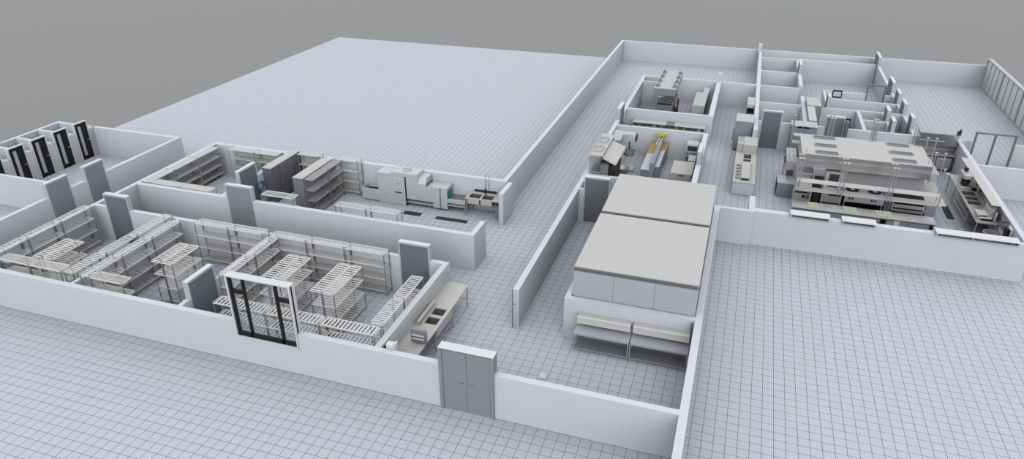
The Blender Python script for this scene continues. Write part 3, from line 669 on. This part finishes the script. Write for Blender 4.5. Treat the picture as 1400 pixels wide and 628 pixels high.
# ------------------------------------------------------------------ hall along the spine wall
r = thing('tall_fridge', 'tall pale fridge with grey front standing in the hall', 'fridge', (.53, 38.2, 0))
obj('body', bx((.1,.96,37.62,38.9,.06,1.62)), 'bluegrey', r); obj('top', bx((.08,.98,37.6,38.92,1.62,1.66)), 'roof', r)
obj('door', bx((.12,.94,37.59,37.62,.12,1.58)), 'bluegrey', r); obj('plinth', bx((.14,.92,37.66,38.86,0,.06)), 'dark', r)
obj('side_handle', MB().tube([(.1,37.9,.5),(.04,37.9,.5),(.04,37.9,1.1),(.1,37.9,1.1)], .014), 'dark', r)
r = thing('coffee_machine', 'open two-level steel coffee station behind the tall fridge', 'appliance', (.78, 42.2, 0))
obj('upper_box', bx((.58,.98,41.4,42.95,1.25,1.45)), 'roof', r); obj('back', bx((.58,.98,42.8,42.95,.7,1.25)), 'greysteel', r)
obj('side', bx((.58,.61,41.45,42.8,.7,1.25),(.95,.98,41.45,42.8,.7,1.25)), 'greysteel', r); obj('lower_box', bx((.58,.98,41.4,42.95,.04,.7)), 'roof', r)
obj('drip_tray', bx((.66,.9,41.5,42.3,.7,.85)), 'steel', r)
r = thing('service_counter', 'white service counter with dark sinks at end of the hall', 'counter', (.8, 34.0, 0))
BX = [(.7,1.06,34.18,34.78),(.7,1.06,34.86,35.5)]
xs = [.32,.7,1.06,1.3]; ys = [31.7,34.18,34.78,34.86,35.5,36.9]
s = MB()
for a, b in zip(xs, xs[1:]):
    for c, d in zip(ys, ys[1:]):
        if not any(q[0] <= a < q[1] and q[2] <= c < q[3] for q in BX): s.box(a,b,c,d,.63,.66)
obj('counter_top', s, 'roof', r)
for q in BX: obj('basin', bx((q[0],q[1],q[2],q[3],.42,.44),(q[0]-.015,q[0],q[2],q[3],.44,.63),(q[1],q[1]+.015,q[2],q[3],.44,.63),(q[0],q[1],q[2]-.015,q[2],.44,.63),(q[0],q[1],q[3],q[3]+.015,.44,.63)), 'basin', r)
obj('carcass', bx((.34,1.28,31.73,34.1,.03,.63),(.34,.66,34.1,36.88,.03,.63),(1.1,1.28,34.1,36.88,.03,.63)), 'wall', r)
obj('upstand_box', bx((.64,1.28,35.6,36.9,.66,1.1)), 'roof', r); obj('end_panel', bx((.33,.64,35.7,36.88,.66,1.08)), 'steel', r)
obj('lid_box', bx((.66,1.05,32.0,34.05,.66,.8)), 'roof', r); obj('lid_front', bx((.68,1.02,31.97,32.0,.67,.74)), 'dark', r)
for k in range(5): obj('cup_slot', bx((.42,.58,32.1+k*.4,32.25+k*.4,.66,.70)), 'alu', r)

# ------------------------------------------------------------------ kitchen
# ledges on the front wall
for nm, x0, x1 in (('left',2.58,4.02),('middle',4.44,5.64),('long right',7.64,10.34)):
    r = thing('wall_ledge', f'{nm} white ledge shelf raised on kitchen front wall', 'shelf', ((x0+x1)/2, 27.0, W), 'ledge shelves on the kitchen front wall')
    obj('ledge_board', bx((x0,x1,26.78,27.22,1.585,1.62)), 'white', r)
    obj('shadow_strip', bx((x0+.02,x1-.02,26.85,27.0,1.471,1.49)), 'greysteel', r)  # grey strip painted as the shadow line under the ledge
    for x in [x0+.03, x1-.06]+([8.83] if nm.startswith('long') else []): obj('bracket', bx((x,x+.04,26.82,27.2,1.471,1.585)), 'frame', r)
single('ledge_block', bx((9.9,10.05,26.85,27.05,1.492,1.58)), 'black', 'small black block under the long right ledge', 'block')
# great hood
r = thing('exhaust_hood', 'great flat kitchen hood with polished front over the cooking line', 'hood', (5.6, 32.8, 1.8))
obj('hood_front', MB().prism([(31.635,2.38),(31.635,2.2),(31.62,2.03),(31.62,1.8),(31.68,1.8),(31.7,2.38)], 'x', 3.03, 8.14), 'shiny', r)  # front bent slightly at mid-height, shaped to give a brighter reflected band
obj('hood_body', bx((3.03,3.08,31.7,34.05,1.8,2.38),(8.09,8.14,31.7,34.05,1.8,2.38),(3.08,8.09,33.98,34.05,1.8,2.38)), 'steel', r)
rp = obj('roof_plate', bx((3.02,8.15,31.6,34.07,2.38,2.41)), 'roof', r)
for x in (3.6, 6.67):
    for y in (31.75, 32.7, 33.75):
        w = .9
        obj('roof_slot', bx((x,x+w,y,y+.04,2.41,2.46),(x,x+w,y+.26,y+.3,2.41,2.46),(x,x+.04,y+.04,y+.26,2.41,2.46),(x+w-.04,x+w,y+.04,y+.26,2.41,2.46),(x+.04,x+w-.04,y+.04,y+.26,2.412,2.42)), 'greysteel', rp)
for x in (3.2,8.0):
    for y in (31.8,33.9): obj('hanger_rod', MB().tube([(x,y,2.41),(x,y,2.6)], .012), 'rod', rp)
# hung shelves
def hung_shelf(label, boards, rods, top=2.9):
    x = sum(b[0]+b[1] for b in boards)/2/len(boards); y = sum(b[2]+b[3] for b in boards)/2/len(boards)
    r = thing('hanging_shelf', label, 'shelf', (x,y,min(b[4] for b in boards)))
    for b in boards: obj('shelf_board', bx((b[0],b[1],b[2],b[3],b[4]-.035,b[4])), 'roof', r)
    zl = min(b[4] for b in boards)-.06
    for p in rods:
        q = obj('hanging_rod', MB().tube([(p[0],p[1],zl),(p[0],p[1],top)], .022, 8), 'rod', r)
        obj('ceiling_flange', MB().lathe((p[0],p[1],top), [(.06,-.01),(.06,.01),(.03,.02)], 12), 'roof', q)
    return r
hung_shelf('two-tier hanging shelf in front of the great hood', [(2.85,8.2,29.63,30.03,1.87),(2.85,8.34,29.63,30.03,1.5)],
           [(x,y) for x in (2.82,2.95,4.5,4.64,6.33,6.47,8.2) for y in (29.6,30.06)])
hung_shelf('two-tier hanging shelf behind the great hood', [(2.85,8.2,35.5,35.9,1.87),(2.85,8.2,35.5,35.9,1.5)],
           [(x,y) for x in (2.77,4.4,4.55,6.32,6.45,8.13) for y in (35.46,35.94)])
hung_shelf('short hanging side shelf at right end of the great hood', [(8.27,8.56,32.0,33.9,1.95),(8.27,8.56,32.0,33.9,1.55)], [(x,y) for x in (8.24,8.59) for y in (32.0,33.9)])
# pass counter
r = thing('pass_counter', 'long polished pass counter with pale green boards', 'counter', (5.5, 29.45, 0))
obj('counter_top', bx((2.8,8.22,29.1,29.84,.86,.9)), 'shiny', r)
s = MB().box(2.84,6.2,29.16,29.8,.06,.86).box(6.42,8.0,29.16,29.8,.06,.86)
obj('carcass', s, 'greysteel', r)
obj('gap_shade', bx((6.2,6.42,29.3,29.8,.1,.86),(8.0,8.18,29.3,29.8,.1,.86)), 'black', r)  # black fillers, painted shade of the gaps between counter units
for k, (x0,x1) in enumerate(((2.88,4.0),(4.04,5.1),(5.14,6.16),(6.46,7.2),(7.24,7.96))): obj('front_door', bx((x0,x1,29.13,29.16,.12,.82)), 'bluegrey', r)
obj('notice', bx((6.72,6.9,29.122,29.13,.5,.84)), 'white', r, label='small white plate')
for x in (2.9,5.3,8.1): obj('foot', bx((x,x+.06,29.25,29.31,0,.06)), 'rod', r)
for nm, x0, x1 in (('left',3.42,3.86),('middle',4.8,5.34),('right',6.04,6.64)):
    single('cutting_board', MB().bevbox(x0,x1,29.3,29.82,.901,.92,.008), 'palegreen', f'pale green cutting board on the pass counter, {nm} one', 'cutting board', 'cutting boards on the pass counter')
# cooking line
def legs4(r, x0, x1, y0, y1, h, m='rod'):
    for x in (x0+.04, x1-.04):
        for y in (y0+.05, y1-.05): obj('leg', MB().tube([(x,y,0),(x,y,h)], .025), m, r)
r = thing('griddle_oven', 'steel oven with dark slots at left end of the cooking line', 'oven', (3.3, 31.5, 0))
obj('body', bx((2.95,3.68,31.05,31.95,.15,.92)), 'steel', r); obj('flat_top', bx((2.95,3.68,31.03,31.97,.92,.95)), 'roof', r)
obj('slot', bx((2.99,3.6,31.04,31.05,.76,.84)), 'dark', r); obj('knob_panel', bx((3.3,3.42,31.03,31.05,.55,.68)), 'black', r)
obj('copper_knob', bx((3.45,3.6,31.03,31.05,.52,.7),(3.47,3.62,31.03,31.05,.77,.84)), 'copper', r); legs4(r,2.95,3.68,31.05,31.95,.15)
r = thing('salamander_box', 'pale steel box with shiny face behind the end oven', 'appliance', (3.35, 32.3, 0))
obj('body', bx((3.0,3.72,32.0,32.8,.1,1.35)), 'steel', r); obj('face', bx((3.04,3.71,31.985,32.0,.95,1.3)), 'shiny', r); obj('foot', bx((3.05,3.7,32.1,32.7,0,.1)), 'dark', r)
single('narrow_block', bx((3.74,4.02,31.1,31.95,.02,1.0)).boxes((3.76,4.0,31.7,31.93,1.0,1.3),(3.78,3.98,31.07,31.1,.4,.8)), 'dark', 'narrow dark block filling the gap between the end oven and the grill', 'fryer')  # dark solid filling the gap between oven and grill
r = thing('grill_oven', 'grill oven with dark glass door in the cooking line', 'oven', (4.5, 31.5, 0))
obj('body', bx((4.08,4.9,31.1,31.98,.15,.95)), 'steel', r); obj('upper_box', bx((4.15,4.86,31.55,31.98,.95,1.7)), 'steel', r); obj('dark_glass', bx((4.3,4.75,31.53,31.55,1.0,1.62)), 'darkglass', r)
obj('front_slot', bx((4.35,4.85,31.09,31.1,.78,.86)), 'dark', r); obj('pipe_rail', bx((4.12,4.86,31.07,31.1,.4,.46)), 'dark', r); legs4(r,4.08,4.9,31.1,31.98,.15)
r = thing('wok_range', 'two-burner range with black ring burners in the cooking line', 'range', (5.8, 31.5, 0))
obj('top', bx((5.0,6.56,31.05,32.0,.88,.93)), 'steel', r); obj('knob_panel', bx((5.0,6.56,31.0,31.05,.64,.93)), 'panel', r)
for x in (5.36,6.26):
    b = obj('burner_ring', MB().lathe((x,31.72,.93), [(.25,0),(.27,.03),(.25,.06),(.17,.06),(.15,.03),(.17,0)], 24), 'black', r, True)
    obj('burner_cap', MB().lathe((x,31.72,.931), [(.1,0),(.09,.03),(.04,.04)], 16), 'cream', b)
for x in (5.2,5.33,6.08,6.21): obj('knob', MB().tube([(x,31.0,.82),(x,30.96,.82)], .04), 'dark', r)
obj('lower_shelf', bx((5.06,6.5,31.1,31.95,.2,.23)), 'dark', r); obj('back_panel', bx((5.04,6.52,31.93,31.97,.23,.88)), 'dark', r)
obj('tiled_splash', bx((4.95,8.1,32.03,32.1,0,1.78)), 'splash', r); legs4(r,5.0,6.56,31.05,31.98,.88)
single('gap_block', bx((6.6,6.88,31.08,32.0,.02,.9)).boxes((6.62,6.72,31.05,31.08,.4,.8),(6.75,6.86,31.05,31.08,.4,.8)), 'alu', 'narrow dark block with two front plates in the gap beside the ring burners', 'fryer')  # dark solid with two square plates filling a small gap
r = thing('charbroiler', 'wide charbroiler with black grate in the cooking line', 'grill', (7.5, 31.5, 0))
obj('body', bx((6.9,8.16,31.08,32.0,.5,.9)), 'steel', r); obj('grate', bx((6.95,8.12,31.4,31.9,.9,.93)), 'black', r)
obj('control_slot', bx((6.95,8.1,31.06,31.08,.78,.86)), 'black', r); obj('drip_drawer', bx((6.95,8.1,31.06,31.08,.55,.62)), 'dark', r)
s = MB()
for k in range(10): s.box(7.0+k*.11,7.03+k*.11,31.42,31.88,.93,.945)
obj('grate_bar', s, 'dark', r); obj('equipment_stand', bx((6.92,8.14,31.1,31.95,.42,.5),(6.92,8.14,31.2,31.95,.15,.18)), 'greysteel', r); legs4(r,6.9,8.16,31.08,32.0,.42)
for k in range(4):
    single('storage_pan', MB().lathe((7.15+.27*k,31.45,.181), [(.08,0),(.1,.16),(.11,.16),(.09,.02)], 14), 'dark', f'dark pan on the charbroiler stand, {["first","second","third","fourth"][k]} from the left', 'pan', 'pans under the charbroiler', smooth=True)
r = thing('end_counter', 'flat pale counter closing right end of the cooking line', 'counter', (8.5, 32.1, 0))
obj('counter_top', bx((8.17,8.9,31.05,33.9,.92,.95)), 'roof', r); obj('body', bx((8.19,8.58,31.07,33.88,.04,.92)), 'bluegrey', r)
obj('raised_plate', bx((7.3,8.15,32.25,32.85,1.15,1.2)), 'roof', r); obj('plate_stand', bx((7.35,7.42,32.3,32.8,0,1.15),(8.05,8.12,32.3,32.8,0,1.15)), 'rod', r)
single('rear_counter', bx((3.9,7.2,32.85,33.7,.9,.95)).boxes((3.95,7.15,32.88,33.65,0,.9)), 'steel', 'long steel rear counter under the great hood', 'counter')
# left machines
r = thing('ice_bin', 'low blue-grey ice bin with white lid at left end of the kitchen', 'appliance', (2.65, 32.9, 0))
obj('body', bx((2.28,2.98,32.1,33.04,.04,.68)), 'bluegrey', r); obj('lid', bx((2.27,2.64,32.09,33.05,.68,.72)), 'roof', r); obj('metal_lid', bx((2.64,2.99,32.09,33.05,.68,.71)), 'steel', r); obj('black_edge', bx((2.255,2.28,32.15,33.0,.1,.66)), 'black', r)
r = thing('holding_cabinet', 'steel machine with three white strips on top left of the hood', 'appliance', (2.8, 34.0, 0))
obj('body', bx((2.6,3.02,33.1,35.0,1.0,1.37)), 'steel', r)
for x0, x1 in ((2.6,2.7),(2.72,2.88),(2.9,3.02)): obj('top_strip', bx((x0,x1,33.08,35.0,1.37,1.4)), 'roof', r)
obj('dark_bay', bx((2.66,2.96,33.3,34.9,.5,1.0)), 'alu', r)  # grey solid standing in for the shade of the open bay
for x in (2.6,2.97):
    for y in (33.1,34.95): obj('leg', bx((x,x+.05,y,y+.05,0,1.0)), 'rod', r)
obj('handle', MB().tube([(2.6,33.6,1.2),(2.52,33.6,1.2),(2.52,34.2,1.2),(2.6,34.2,1.2)], .025), 'dark', r)
r = thing('reach_in_cabinet', 'wide grey cabinet with white top and black grilles left of the hood', 'cabinet', (3.45, 38.0, 0))
obj('body', bx((2.86,4.08,37.68,38.45,.0,1.66)), 'bluegrey', r); obj('top', bx((2.83,4.1,37.62,38.47,1.66,1.7)), 'roof', r)
obj('grille', bx((3.15,3.4,37.66,37.68,1.56,1.64),(3.44,3.72,37.66,37.68,1.56,1.64)), 'black', r)
for x in (2.88,3.5): obj('door', bx((x,x+.56,37.65,37.68,.1,1.52)), 'bluegrey', r)
r = thing('tall_cupboard', 'grey cupboard with pale top in the corner of room behind kitchen', 'cupboard', (4.1, 42.2, 0))
obj('body', bx((3.74,4.46,41.47,43.0,.0,1.69)), 'bluegrey', r); obj('top', bx((3.73,4.48,41.45,43.02,1.69,1.72)), 'roof', r); obj('door', bx((4.14,4.43,41.44,41.47,.1,1.64)), 'bluegrey', r)
r = thing('low_cabinet', 'long cabinet with two cream top plates in front of grey cupboard', 'cabinet', (3.93, 40.1, 0))
for y0, y1 in ((38.78,40.08),(40.1,41.4)): obj('top_plate', bx((3.73,4.12,y0,y1,1.65,1.68)), 'cream', r)
obj('body', bx((3.74,4.1,38.8,41.39,0,1.65)), 'bluegrey', r)
# black office chair
r = thing('office_chair', 'black swivel chair in room behind the kitchen', 'chair', (5.85, 41.0, 0))
obj('seat', MB().bevbox(5.6,6.1,40.75,41.25,.45,.53,.04), 'black', r)
obj('backrest', MB().bevbox(5.62,6.08,41.2,41.27,.7,1.2,.03), 'black', r); obj('back_stem', bx((5.82,5.88,41.22,41.26,.5,.72)), 'dark', r)
for x in (5.56,6.1): obj('armrest', bx((x,x+.05,40.85,41.15,.72,.76),(x,x+.04,40.98,41.03,.5,.72)), 'black', r)
obj('column', MB().tube([(5.85,41,.1),(5.85,41,.45)], .03), 'dark', r)
for k in range(5):
    a = k*2*PI/5; obj('leg', MB().tube([(5.85,41,.12),(5.85+.3*math.cos(a),41+.3*math.sin(a),.06)], .025).tube([(5.85+.3*math.cos(a),41+.3*math.sin(a)-.02,.03),(5.85+.3*math.cos(a),41+.3*math.sin(a)+.02,.03)], .03), 'black', r)
single('dark_column', bx((5.44,5.6,38.2,38.48,0,1.95)).boxes((5.46,5.58,38.16,38.2,.2,1.6)), 'alu', 'dark tall narrow panel right of the door behind the hood', 'panel')
# framed board
r = thing('framed_board', 'small white board in a black frame on a thin wall', 'board', (5.63, 45.58, 1.17))
obj('frame', bx((5.37,5.9,45.54,45.6,1.5,1.58),(5.37,5.9,45.54,45.6,1.15,1.2),(5.37,5.42,45.54,45.6,1.2,1.5),(5.85,5.9,45.54,45.6,1.2,1.5)), 'black', r)
obj('board', bx((5.42,5.85,45.57,45.6,1.2,1.5)), 'white', r); obj('dark_line', bx((5.5,5.78,45.565,45.57,1.34,1.37)), 'midgrey', r)
# right counter with sinks
r = sink_counter('prep_sink_counter', 'long steel counter with three dark bowls along right kitchen wall', 9.78, 10.56, 29.9, 35.1, .9,
    [(9.88,10.4,31.7,32.14),(9.88,10.4,32.2,32.64),(9.88,10.4,32.7,33.2)], [(9.83,29.95),(9.83,31.3),(9.83,33.8),(9.83,35.05),(10.5,29.95),(10.5,35.05)], m='steel')
obj('lower_shelf', bx((9.82,10.54,29.95,31.2,.3,.33)), 'alu', r); obj('leg_rail', MB().tube([(9.83,31.3,.3),(9.83,33.8,.3)], .018).tube([(9.83,31.3,.55),(9.83,33.8,.55)], .018), 'rod', r)
obj('back_splash', bx((10.57,10.598,29.0,36.0,.9,1.44)), 'shiny', r)
r = thing('wall_shelf', 'long cream shelf on right kitchen wall above the bowls', 'shelf', (10.43, 33.1, 1.45))
obj('shelf_board', bx((10.27,10.595,30.4,35.85,1.47,1.5)), 'cream', r)
for y in (30.7,32.4,34.1,35.6): obj('bracket', MB().prism([(10.595,1.25),(10.595,1.47),(10.32,1.47)], 'y', y-.012, y+.012), 'rod', r)
r = thing('table_mixer', 'small steel and black mixer at far end of the bowl counter', 'mixer', (10.1, 33.8, .9))
obj('base', MB().bevbox(9.86,10.3,33.35,33.75,.901,1.0,.02), 'steel', r)
obj('column', bx((9.95,10.2,33.8,34.15,.901,1.35)), 'steel', r); obj('head', MB().bevbox(9.9,10.25,33.4,34.15,1.35,1.55,.04), 'steel', r)
obj('black_bowl', MB().lathe((10.08,33.62,1.0), [(.1,0),(.17,.1),(.19,.24),(.17,.24)], 16), 'dark', r, True); obj('motor_cap', MB().lathe((10.08,33.95,1.55), [(.09,0),(.09,.12),(.04,.14)], 12), 'dark', r)
r = thing('black_blender', 'small black blender standing against right kitchen wall', 'blender', (10.42, 33.35, .9))
obj('motor_base', MB().lathe((10.42,33.35,.901), [(.09,0),(.08,.14)], 12), 'black', r); obj('jug', MB().lathe((10.42,33.35,1.042), [(.06,0),(.09,.22),(.08,.22)], 12), 'steel', r); obj('lid', MB().lathe((10.42,33.35,1.263), [(.085,0),(.05,.04)], 12), 'white', r)
r = thing('slicer', 'steel meat slicer with tilted blade on near end of bowl counter', 'slicer', (10.2, 30.6, .9))
obj('base', MB().bevbox(9.92,10.42,30.2,30.9,.901,1.0,.03), 'steel', r)
obj('tray', MB().prism([(9.85,1.05),(10.25,1.08),(10.25,1.12),(9.85,1.09)], 'y', 30.25, 30.75), 'top', r)
obj('blade_housing', MB().prism([(10.2,1.0),(10.45,1.0),(10.4,1.35),(10.25,1.3)], 'y', 30.3, 31.0), 'steel', r)
obj('blade', MB().tube([(10.44,30.5,1.18),(10.47,30.5,1.2)], .16, 20), 'shiny', r); obj('carriage_bar', bx((10.3,10.36,31.05,31.1,1.0,1.42),(10.42,10.47,30.1,30.15,.95,1.3)), 'white', r); obj('dark_foot', bx((9.98,10.4,30.12,30.18,.902,.97)), 'black', r)
single('waste_bin', MB().lathe((10.25,29.55,0), [(.2,0),(.24,.62),(.26,.64),(.26,.7),(.22,.7),(.19,.05)], 24), 'steel', 'round pale waste bin at near end of bowl counter', 'bin', smooth=False)
r = thing('soap_dispenser', 'white dispenser with black side panel on right kitchen wall', 'dispenser', (10.52, 28.6, .95))
obj('case', MB().bevbox(10.5,10.598,28.42,28.8,.95,1.38,.015), 'white', r)
obj('black_panel', bx((10.4,10.495,28.44,28.78,.9,1.34)), 'black', r)
# back of the kitchen: hood panel and low fridges
r = thing('steel_canopy', 'tall polished steel canopy on the kitchen back wall', 'hood', (9.75, 38.2, 1.2))
obj('canopy_face', bx((8.85,10.55,38.0,38.48,1.28,1.84)), 'shiny', r); obj('canopy_seam', bx((8.85,10.0,37.99,38.0,1.46,1.5)), 'steel', r); obj('lower_edge', bx((8.83,10.57,37.98,38.48,1.24,1.28)), 'fascia', r)
single('canopy_bracket', bx((10.53,10.6,38.02,38.2,1.85,2.1)).boxes((10.5,10.6,38.2,38.4,1.86,1.95)), 'dark', 'small dark bracket at top right of the steel canopy', 'bracket')
r = thing('undercounter_fridge', 'low two-door fridge with dark door frames below the canopy', 'fridge', (9.75, 38.1, 0))
obj('counter_top', bx((8.85,10.58,37.75,38.48,.8,.86)), 'steel', r); obj('body', bx((8.88,10.55,37.85,38.46,.04,.8)), 'panel', r)
for x0, x1 in ((8.95,9.72),(9.76,10.52)):
    d = obj('door', bx((x0+.05,x1-.05,37.81,37.85,.1,.72)), 'panel', r)
    obj('door_seal', bx((x0,x0+.05,37.81,37.85,.05,.77),(x1-.05,x1,37.81,37.85,.05,.77),(x0+.05,x1-.05,37.81,37.85,.72,.77),(x0+.05,x1-.05,37.81,37.85,.05,.1)), 'dark', d)
    obj('door_handle', bx((x0+.2,x0+.52,37.78,37.81,.6,.68)), 'white', d)
# ------------------------------------------------------------------ sky and sun
w = bpy.data.worlds.new('sky'); bpy.context.scene.world = w; w.use_nodes = True
N = w.node_tree.nodes; L = w.node_tree.links
bg = N['Background']
tc = N.new('ShaderNodeTexCoord'); sp = N.new('ShaderNodeSeparateXYZ'); L.new(tc.outputs['Generated'], sp.inputs[0])
cr = N.new('ShaderNodeValToRGB')
mr = N.new('ShaderNodeMapRange'); mr.inputs[1].default_value = -1; mr.inputs[2].default_value = 1
L.new(sp.outputs[2], mr.inputs[0]); L.new(mr.outputs[0], cr.inputs[0])
e = cr.color_ramp.elements
e[0].position = 0.0; e[0].color = (.30, .305, .31, 1)
e[1].position = 1.0; e[1].color = (.74, .75, .77, 1)
for p, c in ((.30,(.29,.295,.30,1)),(.47,(.335,.345,.35,1)),(.52,(.90,.92,.96,1)),(.75,(.80,.82,.86,1))):
    k = e.new(p); k.color = c
L.new(cr.outputs[0], bg.inputs[0]); bg.inputs[1].default_value = 1.0
sd = bpy.data.lights.new('sun', 'SUN'); sd.energy = 1.2; sd.angle = math.radians(55); sd.color = (1, .995, .98)
so = bpy.data.objects.new('sun', sd); C.objects.link(so); so.rotation_euler = (math.radians(60), 0, math.radians(16))

# ------------------------------------------------------------------ camera
cd = bpy.data.cameras.new('camera'); cd.lens = 25; cd.sensor_width = 36; cd.clip_end = 300; cd.clip_start = .1
co = bpy.data.objects.new('camera', cd); C.objects.link(co)
co.location = (0, 0, 44.82475*TILE)
co.rotation_euler = (PI/2-math.radians(27.30283), 0, math.radians(18.05183))
sc = bpy.context.scene; sc.camera = co
sc.view_settings.view_transform = 'Standard'; sc.view_settings.look = 'None'
sc.view_settings.gamma = 1; sc.view_settings.use_curve_mapping = False; sc.view_settings.exposure = 0.0
sc.cycles.diffuse_bounces = 0
